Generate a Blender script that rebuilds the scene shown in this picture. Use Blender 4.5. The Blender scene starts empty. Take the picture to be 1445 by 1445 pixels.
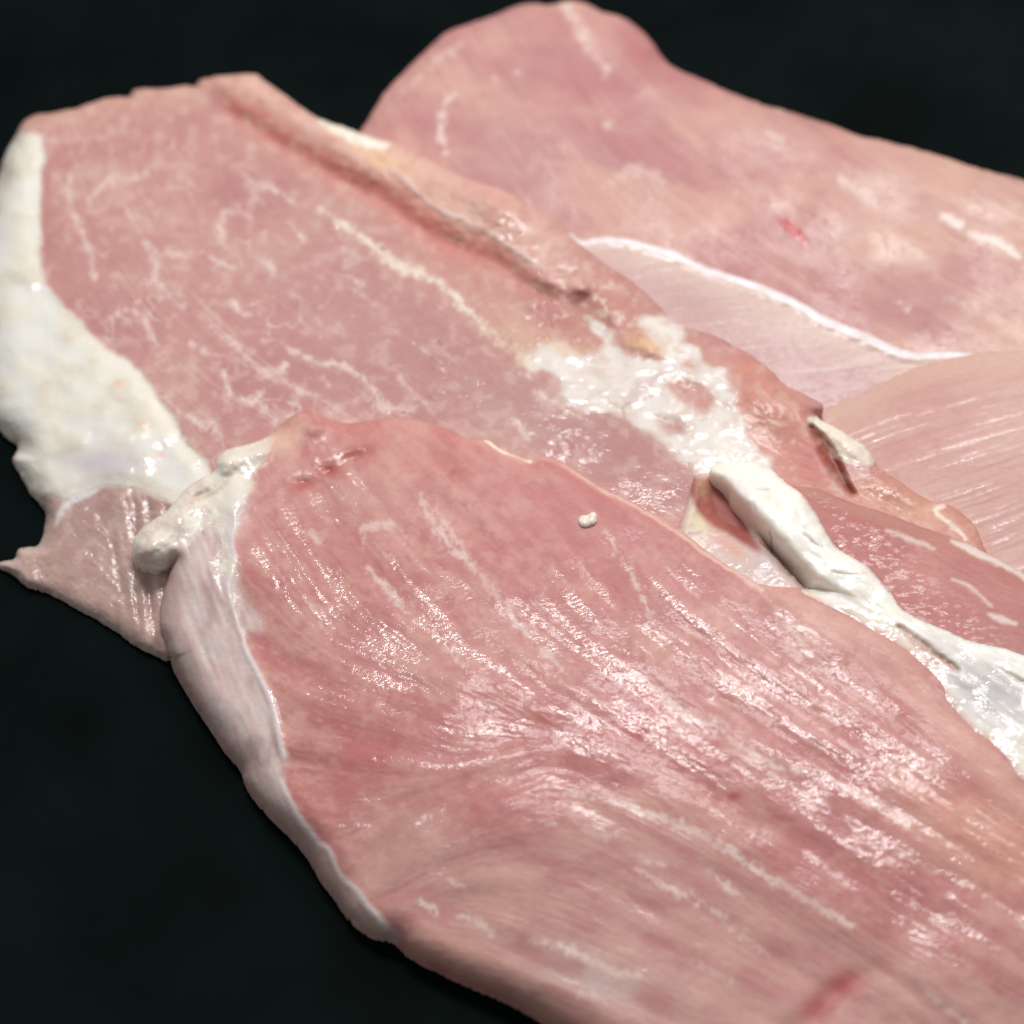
import bpy, math
import numpy as np
from mathutils import Vector

# ------------------------------------------------------------------ scene, camera, light
scn = bpy.context.scene
scn.unit_settings.system = 'METRIC'
PITCH, DIST, WIDTH, NPX = math.radians(50), 0.55, 0.21, 1445.0
FOV = 2*math.atan(WIDTH/2/DIST)
TARGET = np.array([0.0, 0.0, 0.012])
CAM = TARGET + DIST*np.array([0.0, -math.cos(PITCH), math.sin(PITCH)])
FWD = np.array([0.0, math.cos(PITCH), -math.sin(PITCH)])
RIGHT = np.array([1.0, 0.0, 0.0])
UP = np.array([0.0, math.sin(PITCH), math.cos(PITCH)])

cd = bpy.data.cameras.new('camera')
cam = bpy.data.objects.new('camera', cd)
scn.collection.objects.link(cam)
cam.location = Vector(CAM)
cam.rotation_euler = (math.pi/2-PITCH, 0, 0)
cd.sensor_width = cd.sensor_height = 36
cd.sensor_fit = 'HORIZONTAL'
cd.angle = FOV
cd.clip_start, cd.clip_end = 0.01, 50
cd.dof.use_dof = True
cd.dof.focus_distance = 0.529
cd.dof.aperture_fstop = 10.5
scn.camera = cam

world = bpy.data.worlds.new('World')
scn.world = world
world.use_nodes = True
bg = world.node_tree.nodes['Background']
bg.inputs[0].default_value = (0.93, 0.97, 1.0, 1)
bg.inputs[1].default_value = 0.35

def area(name, loc, look, size, sizey, power, color):
    ld = bpy.data.lights.new(name, 'AREA')
    ld.shape = 'RECTANGLE'; ld.size = size; ld.size_y = sizey
    ld.energy = power; ld.color = color
    o = bpy.data.objects.new(name, ld)
    scn.collection.objects.link(o)
    o.location = loc
    o.rotation_euler = (Vector(look)-Vector(loc)).to_track_quat('-Z', 'Y').to_euler()
    return o
area('window_light', (0.35, 0.75, 0.85), (0, 0, 0), 0.50, 0.40, 5.4, (1.0, 0.985, 0.97))
area('ceiling_light', (-0.03, 0.42, 0.92), (0, 0, 0), 0.34, 0.17, 7.2, (0.97, 0.985, 1.0))

scn.view_settings.view_transform = 'Standard'
scn.view_settings.look = 'None'
scn.view_settings.exposure = -0.06
scn.view_settings.gamma = 1.0

# ------------------------------------------------------------------ lattice over the place
S = 1.7
X0, Y0, X1, Y1 = -120, -60, 1640, 1640
gx = np.arange(X0, X1+.1, S); gy = np.arange(Y0, Y1+.1, S)
PX, PY = np.meshgrid(gx, gy)
PX = PX.astype(np.float32); PY = PY.astype(np.float32)
H, W = PX.shape

def unproject(px, py, zmm):
    """point of the place at height zmm that the camera sees at photo position px, py"""
    k = 2*math.tan(FOV/2)/NPX
    a = (np.asarray(px, np.float64)-NPX/2)*k
    b = -(np.asarray(py, np.float64)-NPX/2)*k
    d = FWD[None, :] + a[:, None]*RIGHT[None, :] + b[:, None]*UP[None, :]
    t = (np.asarray(zmm, np.float64)*1e-3 - CAM[2])/d[:, 2]
    return CAM[None, :] + t[:, None]*d

# ------------------------------------------------------------------ numeric helpers
def ss(a, b, x):
    t = np.clip((x-a)/(b-a), 0, 1)
    return t*t*(3-2*t)

def _hash(ix, iy, seed):
    n = (ix.astype(np.uint32)*np.uint32(374761393) + iy.astype(np.uint32)*np.uint32(668265263)
         + np.uint32((seed*2246822519) & 0xffffffff))
    n = (n ^ (n >> np.uint32(13)))*np.uint32(1274126177)
    n = n ^ (n >> np.uint32(16))
    return (n & np.uint32(0xffffff)).astype(np.float32)/np.float32(0xffffff)*2-1

def vnoise(x, y, seed=0):
    fx = np.floor(x); fy = np.floor(y)
    ix = fx.astype(np.int64); iy = fy.astype(np.int64)
    u = (x-fx); v = (y-fy)
    u = u*u*u*(u*(u*6-15)+10); v = v*v*v*(v*(v*6-15)+10)
    a = _hash(ix, iy, seed); b = _hash(ix+1, iy, seed)
    c = _hash(ix, iy+1, seed); d = _hash(ix+1, iy+1, seed)
    return ((a*(1-u)+b*u)*(1-v) + (c*(1-u)+d*u)*v).astype(np.float32)

def fbm(x, y, seed=0, o=4, g=.5):
    s = 0; amp = 1; tot = 0
    for i in range(o):
        s = s + amp*vnoise(x*2**i+17.3*i, y*2**i-9.1*i, seed+i*7); tot += amp; amp *= g
    return s/tot

def blur(a, r):
    k = np.exp(-.5*(np.arange(-int(3*r), int(3*r)+1)/r)**2); k /= k.sum(); n = len(k)//2
    p = np.pad(a, ((n, n), (0, 0)), mode='edge')
    a = sum(k[i]*p[i:i+a.shape[0]] for i in range(len(k)))
    p = np.pad(a, ((0, 0), (n, n)), mode='edge')
    return sum(k[i]*p[:, i:i+a.shape[1]] for i in range(len(k))).astype(np.float32)

def catmull(pts, closed, n=6):
    p = np.asarray(pts, float); N = len(p); out = []
    rng = range(N) if closed else range(N-1)
    for i in rng:
        if closed: a, b, c, d = p[(i-1) % N], p[i], p[(i+1) % N], p[(i+2) % N]
        else: a, b, c, d = p[max(i-1, 0)], p[i], p[i+1], p[min(i+2, N-1)]
        for t in np.arange(n)/n:
            out.append(.5*((2*b)+(c-a)*t+(2*a-5*b+4*c-d)*t*t+(3*b-3*c+d-a)*t**3))
    if not closed: out.append(p[-1])
    return np.array(out)

def seg_dist(x, y, P, closed):
    d2 = np.full(x.shape, 1e12, np.float32); n = len(P)
    for i in range(n if closed else n-1):
        a = P[i]; b = P[(i+1) % n]
        ex, ey = b[0]-a[0], b[1]-a[1]; L = ex*ex+ey*ey+1e-9
        t = np.clip(((x-a[0])*ex+(y-a[1])*ey)/L, 0, 1)
        q = (x-a[0]-t*ex)**2+(y-a[1]-t*ey)**2
        np.minimum(d2, q, out=d2)
    return np.sqrt(d2)

def inside(x, y, P):
    r = np.zeros(x.shape, bool); n = len(P)
    for i in range(n):
        a = P[i]; b = P[(i+1) % n]
        if a[1] == b[1]: continue
        c = ((a[1] > y) != (b[1] > y)) & (x < (b[0]-a[0])*(y-a[1])/(b[1]-a[1])+a[0])
        r ^= c
    return r

# organic wobble that every outline and vein shares
WX = 3.0*fbm(PX/38, PY/38, 1, 3)+1.6*fbm(PX/9, PY/9, 2, 2)
WY = 3.0*fbm(PX/38, PY/38, 3, 3)+1.6*fbm(PX/9, PY/9, 4, 2)

WN = 2.6*fbm(PX/9, PY/9, 5, 3)+2.0*fbm(PX/4.5, PY/4.5, 6, 2)

RAG1 = fbm(PX/11, PY/11, 7, 2); RAG2 = fbm(PX/5, PY/5, 8, 2)

CS = 3   # coarse factor for outline distances
def sdf(poly, wob=.6, sub=4, rag=.6):
    """signed distance (positive inside) to a smooth outline"""
    P = catmull(poly, True, sub)
    x = PX[::CS, ::CS]+wob*WX[::CS, ::CS]; y = PY[::CS, ::CS]+wob*WY[::CS, ::CS]
    lo = P.min(0)-160; hi = P.max(0)+160
    d = np.full(x.shape, -160.0, np.float32)
    j0, j1 = np.searchsorted(gx[::CS], [lo[0], hi[0]]); i0, i1 = np.searchsorted(gy[::CS], [lo[1], hi[1]])
    xs = x[i0:i1, j0:j1]; ys = y[i0:i1, j0:j1]
    q = seg_dist(xs, ys, P, True); q[~inside(xs, ys, P)] *= -1
    d[i0:i1, j0:j1] = q
    ii = np.minimum(np.arange(H)/CS, x.shape[0]-1.001); jj = np.minimum(np.arange(W)/CS, x.shape[1]-1.001)
    a = ii.astype(int); b = jj.astype(int); fa = (ii-a)[:, None].astype(np.float32); fb = (jj-b)[None, :].astype(np.float32)
    f = (d[a][:, b]*(1-fa)+d[a+1][:, b]*fa)*(1-fb)+(d[a][:, b+1]*(1-fa)+d[a+1][:, b+1]*fa)*fb
    return blur(f, 1.0)+rag*(1.3*RAG1+.8*RAG2)

def stroke_d(pts, wob=1.0):
    """distance field of a vein of changing width: negative inside. pts = (x, y, width)"""
    P = catmull([(p[0], p[1], p[2]) for p in pts], False, 5)
    m = 60
    lo = P[:, :2].min(0)-m; hi = P[:, :2].max(0)+m
    out = np.full((H, W), 60.0, np.float32)
    j0, j1 = np.searchsorted(gx, [lo[0], hi[0]]); i0, i1 = np.searchsorted(gy, [lo[1], hi[1]])
    x = PX[i0:i1, j0:j1]+wob*WX[i0:i1, j0:j1]; y = PY[i0:i1, j0:j1]+wob*WY[i0:i1, j0:j1]
    r = np.full(x.shape, 60.0, np.float32)
    for i in range(len(P)-1):
        a, b = P[i], P[i+1]
        ex, ey = b[0]-a[0], b[1]-a[1]; L = ex*ex+ey*ey+1e-9
        t = np.clip(((x-a[0])*ex+(y-a[1])*ey)/L, 0, 1)
        q = np.sqrt((x-a[0]-t*ex)**2+(y-a[1]-t*ey)**2)-(a[2]*(1-t)+b[2]*t)/2
        np.minimum(r, q, out=r)
    out[i0:i1, j0:j1] = r
    return out

def stroke(pts, soft=2.5, wob=1.0, wn=0.0):
    return ss(soft, -soft, stroke_d(pts, wob)+wn*(soft-1.5)*.7*WN)

def strokes(lst, soft=2.5, wob=1.0, wn=0.0):
    m = np.zeros((H, W), np.float32)
    for s in lst: np.maximum(m, stroke(s, soft, wob, wn), out=m)
    return m

def blob(x, y, rx, ry=None, ang=0, wob=1.5):
    ry = ry or rx; a = math.radians(ang)
    dx = PX+wob*WX-x; dy = PY+wob*WY-y
    u = (dx*math.cos(a)+dy*math.sin(a))/rx; v = (-dx*math.sin(a)+dy*math.cos(a))/ry
    return np.exp(-(u*u+v*v)).astype(np.float32)

def tps(pts, lam=.02):
    """smooth height through sparse measured heights"""
    p = np.asarray(pts, float); xy = p[:, :2]/400; n = len(p)
    def K(r2): return .5*r2*np.log(r2+1e-9)
    A = np.zeros((n+3, n+3)); r2 = ((xy[:, None]-xy[None])**2).sum(-1)
    A[:n, :n] = K(r2)+lam*np.eye(n); A[:n, n:] = np.c_[np.ones(n), xy]; A[n:, :n] = A[:n, n:].T
    w = np.linalg.solve(A, np.r_[p[:, 2], 0, 0, 0])
    st = 2; x = (PX[::st, ::st]/400).astype(np.float32); y = (PY[::st, ::st]/400).astype(np.float32)
    z = (w[n]+w[n+1]*x+w[n+2]*y).astype(np.float32)
    for i in range(n):
        z += np.float32(w[i])*K((x-np.float32(xy[i, 0]))**2+(y-np.float32(xy[i, 1]))**2).astype(np.float32)
    Z = np.repeat(np.repeat(z, st, 0), st, 1)[:H, :W]
    return blur(Z, 2.2)

def idw(pts, p=2.5):
    pts = np.asarray(pts, float); st = 4
    x = PX[::st, ::st]; y = PY[::st, ::st]; nv = pts.shape[1]-2
    num = [0]*nv; den = 0
    for q in pts:
        w = 1/(((x-q[0])**2+(y-q[1])**2)/1e4+.02)**(p/2); den = den+w
        for k in range(nv): num[k] = num[k]+w*q[2+k]
    return [blur(np.repeat(np.repeat((v/den).astype(np.float32), st, 0), st, 1)[:H, :W], 3) for v in num]

def bil(a, x, y):
    j = np.clip((x-X0)/S, 0, W-1.001); i = np.clip((y-Y0)/S, 0, H-1.001)
    j0 = j.astype(np.int32); i0 = i.astype(np.int32); fj = j-j0; fi = i-i0
    return ((a[i0, j0]*(1-fj)+a[i0, j0+1]*fj)*(1-fi)+(a[i0+1, j0]*(1-fj)+a[i0+1, j0+1]*fj)*fi).astype(np.float32)

def lic(src, ang, L, step=2.0):
    """smear a grain along the muscle fibres"""
    dx = np.cos(ang)*step; dy = np.sin(ang)*step
    acc = src.copy(); n = int(L/step)
    for sg in (1, -1):
        x = PX.copy(); y = PY.copy()
        for k in range(n):
            ddx = bil(dx, x, y) if k % 3 == 0 else ddx
            ddy = bil(dy, x, y) if k % 3 == 0 else ddy
            x += sg*ddx; y += sg*ddy
            acc += bil(src, x, y)
    acc -= acc.mean(); return acc/acc.std()

def lin(c):
    c = np.asarray(c, float)/255
    return np.where(c <= .04045, c/12.92, ((c+.055)/1.055)**2.4).astype(np.float32)

class Paint:
    """albedo of a slice: tissue colours, plus some painted glow, shade and highlight"""
    def __init__(s, c): s.a = np.broadcast_to(lin(c), (H, W, 3)).copy()
    def mix(s, m, c, k=1.0):
        m = (m*k)[..., None]; s.a = s.a*(1-m)+lin(c)*m; return s
    def mul(s, f): s.a = s.a*f[..., None]; return s

# ------------------------------------------------------------------ materials
def meat_mat(name, sss, scale, rad, rough, bump, grain, coat_r):
    m = bpy.data.materials.new(name); m.use_nodes = True
    nt = m.node_tree; N = nt.nodes; L = nt.links
    p = N['Principled BSDF']
    col = N.new('ShaderNodeAttribute'); col.attribute_name = 'tissue'
    wet = N.new('ShaderNodeAttribute'); wet.attribute_name = 'wetness'
    tc = N.new('ShaderNodeTexCoord')
    mp = N.new('ShaderNodeMapping'); mp.inputs['Rotation'].default_value = (0, 0, math.radians(42)); mp.inputs['Scale'].default_value = (.55, 1, .8)
    L.new(tc.outputs['Object'], mp.inputs[0])
    n1 = N.new('ShaderNodeTexNoise'); n1.inputs['Scale'].default_value = 1450; n1.inputs['Detail'].default_value = 2
    n2 = N.new('ShaderNodeTexNoise'); n2.inputs['Scale'].default_value = 4200; n2.inputs['Detail'].default_value = 2
    for n in (n1, n2): L.new(mp.outputs[0], n.inputs['Vector'])
    mr = N.new('ShaderNodeMapRange'); mr.inputs[1].default_value = .3; mr.inputs[2].default_value = .7
    mr.inputs[3].default_value = 1-grain; mr.inputs[4].default_value = 1+grain
    L.new(n1.outputs['Fac'], mr.inputs[0])
    mx = N.new('ShaderNodeVectorMath'); mx.operation = 'SCALE'
    L.new(col.outputs['Color'], mx.inputs[0]); L.new(mr.outputs[0], mx.inputs['Scale'])
    L.new(mx.outputs[0], p.inputs['Base Color'])
    ad = N.new('ShaderNodeMath'); ad.operation = 'MULTIPLY_ADD'; ad.inputs[1].default_value = .18
    L.new(n2.outputs['Fac'], ad.inputs[0]); L.new(n1.outputs['Fac'], ad.inputs[2])
    b = N.new('ShaderNodeBump'); b.inputs['Distance'].default_value = .00034
    bs = N.new('ShaderNodeMapRange'); bs.inputs[3].default_value = .12*bump; bs.inputs[4].default_value = bump
    L.new(wet.outputs['Fac'], bs.inputs[0]); L.new(bs.outputs[0], b.inputs['Strength'])
    L.new(ad.outputs[0], b.inputs['Height'])
    b2 = N.new('ShaderNodeBump'); b2.inputs['Distance'].default_value = .00034; b2.inputs['Strength'].default_value = .06
    L.new(ad.outputs[0], b2.inputs['Height']); L.new(b2.outputs[0], p.inputs['Normal']); L.new(b.outputs[0], p.inputs['Coat Normal'])
    p.inputs['Subsurface Weight'].default_value = sss
    p.inputs['Subsurface Radius'].default_value = rad
    p.inputs['Subsurface Scale'].default_value = scale
    p.inputs['Roughness'].default_value = rough
    p.inputs['Specular IOR Level'].default_value = .22
    n3 = N.new('ShaderNodeTexNoise'); n3.inputs['Scale'].default_value = 900; n3.inputs['Detail'].default_value = 3
    L.new(tc.outputs['Object'], n3.inputs['Vector'])
    m3 = N.new('ShaderNodeMapRange'); m3.inputs[1].default_value = .36; m3.inputs[2].default_value = .46
    L.new(n3.outputs['Fac'], m3.inputs[0])
    mw = N.new('ShaderNodeMath'); mw.operation = 'MULTIPLY'
    L.new(wet.outputs['Fac'], mw.inputs[0]); L.new(m3.outputs[0], mw.inputs[1])
    L.new(mw.outputs[0], p.inputs['Coat Weight'])
    p.inputs['Coat Roughness'].default_value = coat_r
    p.inputs['Coat IOR'].default_value = 1.55
    return m
LEAN = meat_mat('lean_tissue', 0, .0034, (1.0, .34, .26), .5, .58, .05, .08)
FAT = meat_mat('fat_tissue', .4, .0009, (1.0, .8, .65), .45, .25, .02, .10)
SOLID = meat_mat('solid_fat_tissue', .7, .0026, (1.0, .75, .6), .42, .3, .02, .10)
THIN = meat_mat('thin_fat_tissue', 0, .001, (1.0, .7, .6), .45, .3, .03, .12)

# ------------------------------------------------------------------ mesh from the lattice
ZU = np.zeros((H, W), np.float32)      # height of whatever is already lying there

def lum_fix(c):
    l = c@np.array([.3, .55, .15], np.float32)
    sat = np.clip((c.max(1)-c.min(1))/(c.max(1)+1e-4)*1.8, 0, 1)[:, None]
    return (l[:, None]+(c-l[:, None])*.90)*(1+sat*np.array([.05, .11, .05], np.float32)+(1-sat)*np.array([.015, -.005, -.01], np.float32))

def build(name, field, Z, col, wet, mat, parent, depth=2.5, floor=0.0, shell=False, crisp=False):
    """closed solid: the top follows Z inside field > 0, its rim drops down to a flat underside"""
    ok = field > 0
    cell = ok[:-1, :-1] & ok[1:, :-1] & ok[:-1, 1:] & ok[1:, 1:]
    used = np.zeros((H, W), bool)
    used[:-1, :-1] |= cell; used[1:, :-1] |= cell; used[:-1, 1:] |= cell; used[1:, 1:] |= cell
    idx = -np.ones((H, W), np.int64); nv = int(used.sum()); idx[used] = np.arange(nv)
    i, j = np.nonzero(cell)
    quads = np.stack([idx[i, j], idx[i+1, j], idx[i+1, j+1], idx[i, j+1]], 1)
    px = PX[used].astype(np.float64); py = PY[used].astype(np.float64); z = Z[used].astype(np.float64)
    # directed rim edges
    e = np.concatenate([quads[:, [0, 1]], quads[:, [1, 2]], quads[:, [2, 3]], quads[:, [3, 0]]])
    key = e[:, 0]*nv+e[:, 1]; rev = e[:, 1]*nv+e[:, 0]
    rim = e[~np.isin(key, rev)]
    rv = np.unique(rim)
    gyy, gxx = np.gradient(field, S)
    f = field[used][rv]; a = gxx[used][rv]; b = gyy[used][rv]; g2 = a*a+b*b+1e-6
    mv = np.minimum(f/np.sqrt(g2), 1.6*S)/np.sqrt(g2)
    px[rv] -= a*mv; py[rv] -= b*mv
    if shell or crisp: z[rv] = bil(Z, px[rv], py[rv])
    co = unproject(px, py, z)
    # a light relaxation of the rim so that no stair steps show
    nxt = np.zeros(nv, np.int64); prv = np.zeros(nv, np.int64); nxt[rim[:, 0]] = rim[:, 1]; prv[rim[:, 1]] = rim[:, 0]
    for _ in range(0 if shell else 2):
        c = co.copy(); c[rv] = .5*co[rv]+.25*(co[nxt[rv]]+co[prv[rv]]); co = c
    # skirt
    m = {}
    loc = -np.ones(nv, np.int64); loc[rv] = np.arange(len(rv))
    rings = 3
    top = co[rv]; cen = top.mean(0)
    bot_z = np.maximum(top[:, 2]-depth*1e-3, floor*1e-3+.00005)
    inn = np.stack([a, -b/.77], 1)
    for _ in range(40):
        q = np.zeros((nv, 2)); q[rv] = inn; inn = .5*q[rv]+.25*(q[nxt[rv]]+q[prv[rv]])
    inn /= np.linalg.norm(inn, axis=1, keepdims=True)+1e-6
    und = (0.0 if shell else 1)*np.minimum(np.maximum(top[:, 2]-bot_z, 0)*.45, .0013)[:, None]*ss(.0012, .004, top[:, 2]-bot_z)[:, None]
    allv = [co]
    for k in range(1, rings+1):
        t = k/rings; q = top.copy(); q[:, 2] = top[:, 2]*(1-t)+bot_z*t
        q[:, :2] += inn*und*(1-math.cos(t*math.pi/2))
        allv.append(q)
    nb = nv+rings*len(rv)
    if shell:
        q = co.copy(); q[:, 2] -= depth*1e-3; allv.append(q)
    V = np.concatenate(allv)
    base = lambda k: nv+(k-1)*len(rv)
    sk = []
    r0, r1 = loc[rim[:, 0]], loc[rim[:, 1]]
    for k in range(rings):
        up0 = rim[:, 0] if k == 0 else base(k)+r0; up1 = rim[:, 1] if k == 0 else base(k)+r1
        sk.append(np.stack([up1, up0, base(k+1)+r0, base(k+1)+r1], 1))
    if shell:
        lo0, lo1 = base(rings)+r0, base(rings)+r1
        sk.append(np.stack([lo1, lo0, nb+rim[:, 0], nb+rim[:, 1]], 1)); sk.append(nb+quads[:, ::-1])
    F = np.concatenate([quads]+sk)
    # underside: one face per rim loop
    succ = {} if shell else dict(zip(rim[:, 1].tolist(), rim[:, 0].tolist())); loops = []
    while succ:
        s0, c = next(iter(succ.items())); lp = [s0]; del succ[s0]
        while c in succ: lp.append(c); c = succ.pop(c)
        lq = top[loc[lp]]; ar = (lq[:, 0]*np.roll(lq[:, 1], -1)-np.roll(lq[:, 0], -1)*lq[:, 1]).sum()
        if len(lp) > 2 and ar < 0: loops.append([int(base(rings)+loc[v]) for v in lp])
    me = bpy.data.meshes.new(name)
    nl = len(F)*4+sum(map(len, loops)); nf = len(F)+len(loops)
    me.vertices.add(len(V)); me.vertices.foreach_set('co', V.astype(np.float32).ravel())
    me.loops.add(nl); me.polygons.add(nf)
    li = np.concatenate([F.ravel()]+[np.array(l) for l in loops]).astype(np.int32)
    cnt = np.concatenate([np.full(len(F), 4), np.array([len(l) for l in loops], int)]).astype(np.int32)
    me.loops.foreach_set('vertex_index', li)
    me.polygons.foreach_set('loop_start', np.concatenate([[0], np.cumsum(cnt)[:-1]]).astype(np.int32))
    sm_ = np.ones(nf, bool)
    if shell or crisp: sm_[len(quads):] = False
    me.polygons.foreach_set('use_smooth', sm_)
    me.update(calc_edges=True); me.validate()
    c4 = np.ones((len(V), 4), np.float32); ct = col[used]; c4[:nv, :3] = ct = lum_fix(ct)
    w = np.zeros(len(V), np.float32); wt = wet[used]; w[:nv] = wt
    for k in range(1, rings+1):
        c4[base(k):base(k)+len(rv), :3] = ct[rv]; w[base(k):base(k)+len(rv)] = wt[rv]
    if shell: c4[nb:, :3] = ct; w[nb:] = wt
    at = me.attributes.new('tissue', 'FLOAT_COLOR', 'POINT'); at.data.foreach_set('color', np.clip(c4, 0, 1).ravel())
    at = me.attributes.new('wetness', 'FLOAT', 'POINT'); at.data.foreach_set('value', np.clip(w, 0, 1))
    me.materials.append(mat)
    o = bpy.data.objects.new(name, me); scn.collection.objects.link(o)
    if parent:
        o.parent = parent; o.location = -parent.location
    return o

def thing(name, label, cat, px, py, z, group=None):
    o = bpy.data.objects.new(name, None); scn.collection.objects.link(o)
    o.location = Vector(unproject([px], [py], [z])[0]); o.empty_display_size = .01
    o['label'] = label; o['category'] = cat
    if group: o['group'] = group
    return o

def lay(d, ztop, frac, width):
    """height of a slice lying on ZU: full height inside, rounded down to its rim"""
    t = np.clip(d/width, 0, 1); p = np.sqrt(np.clip(1-(1-t)**2, 0, 1))
    return ZU+(np.maximum(ztop, ZU+.4)-ZU)*(frac+(1-frac)*p)

def settle(field, Z):
    global ZU
    ZU = np.where(field > 0, Z, ZU)

def over(name, m, thr, Z, col, wet, parent, mat=None, lift=.015, soft=.3, depth=.8, sink=.035):
    """a fat part set into the meat: its top stands a hair proud, its rim sinks in"""
    f = (m-thr)
    dz = -sink+(lift+sink)*ss(0, soft, f)
    return build(name, f, Z+dz, col, wet, mat or THIN, parent, depth=depth, shell=True)

#@@STRUCTURE
# ------------------------------------------------------------------ the black board
def board():
    bpy_me = bpy.data.meshes.new('tabletop')
    x, y, h = 0.60, 0.60, 0.02
    v = [(-x, -y, -h), (x, -y, -h), (x, y, -h), (-x, y, -h), (-x, -y, 0), (x, -y, 0), (x, y, 0), (-x, y, 0)]
    f = [(3, 2, 1, 0), (4, 5, 6, 7), (0, 1, 5, 4), (1, 2, 6, 5), (2, 3, 7, 6), (3, 0, 4, 7)]
    bpy_me.from_pydata(v, [], f)
    o = bpy.data.objects.new('tabletop', bpy_me); scn.collection.objects.link(o); o['kind'] = 'structure'
    m = bpy.data.materials.new('black_slate'); m.use_nodes = True
    nt = m.node_tree; N = nt.nodes; L = nt.links; p = N['Principled BSDF']
    tc = N.new('ShaderNodeTexCoord'); n = N.new('ShaderNodeTexNoise'); n.inputs['Scale'].default_value = 28; n.inputs['Detail'].default_value = 6
    n2 = N.new('ShaderNodeTexNoise'); n2.inputs['Scale'].default_value = 700; n2.inputs['Detail'].default_value = 3
    L.new(tc.outputs['Object'], n.inputs['Vector']); L.new(tc.outputs['Object'], n2.inputs['Vector'])
    r = N.new('ShaderNodeValToRGB'); r.color_ramp.elements[0].position = .35; r.color_ramp.elements[1].position = .75
    r.color_ramp.elements[0].color = (.0010, .0028, .0024, 1); r.color_ramp.elements[1].color = (.0036, .0068, .0064, 1)
    L.new(n.outputs['Fac'], r.inputs[0]); L.new(r.outputs[0], p.inputs['Base Color'])
    b = N.new('ShaderNodeBump'); b.inputs['Strength'].default_value = .25; b.inputs['Distance'].default_value = .0002
    L.new(n2.outputs['Fac'], b.inputs['Height']); L.new(b.outputs[0], p.inputs['Normal'])
    p.inputs['Roughness'].default_value = .6; p.inputs['Specular IOR Level'].default_value = .015
    bpy_me.materials.append(m)
board()

GROUP = 'raw pork slices piled on the black surface'
GRAIN = vnoise(PX/4.2, PY/4.2, 40)+.6*vnoise(PX/2.6, PY/2.6, 41)
PATCH = fbm(PX/70, PY/70, 50, 3)

def fibres(angs, short, long_):
    a = np.radians(idw(angs)[0])
    return a, lic(GRAIN, a, short), lic(GRAIN, a, long_, 3.0)

def lowvar(seed, sx=1.0):
    return fbm(PX/120, PY/90, seed, 4)

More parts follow.
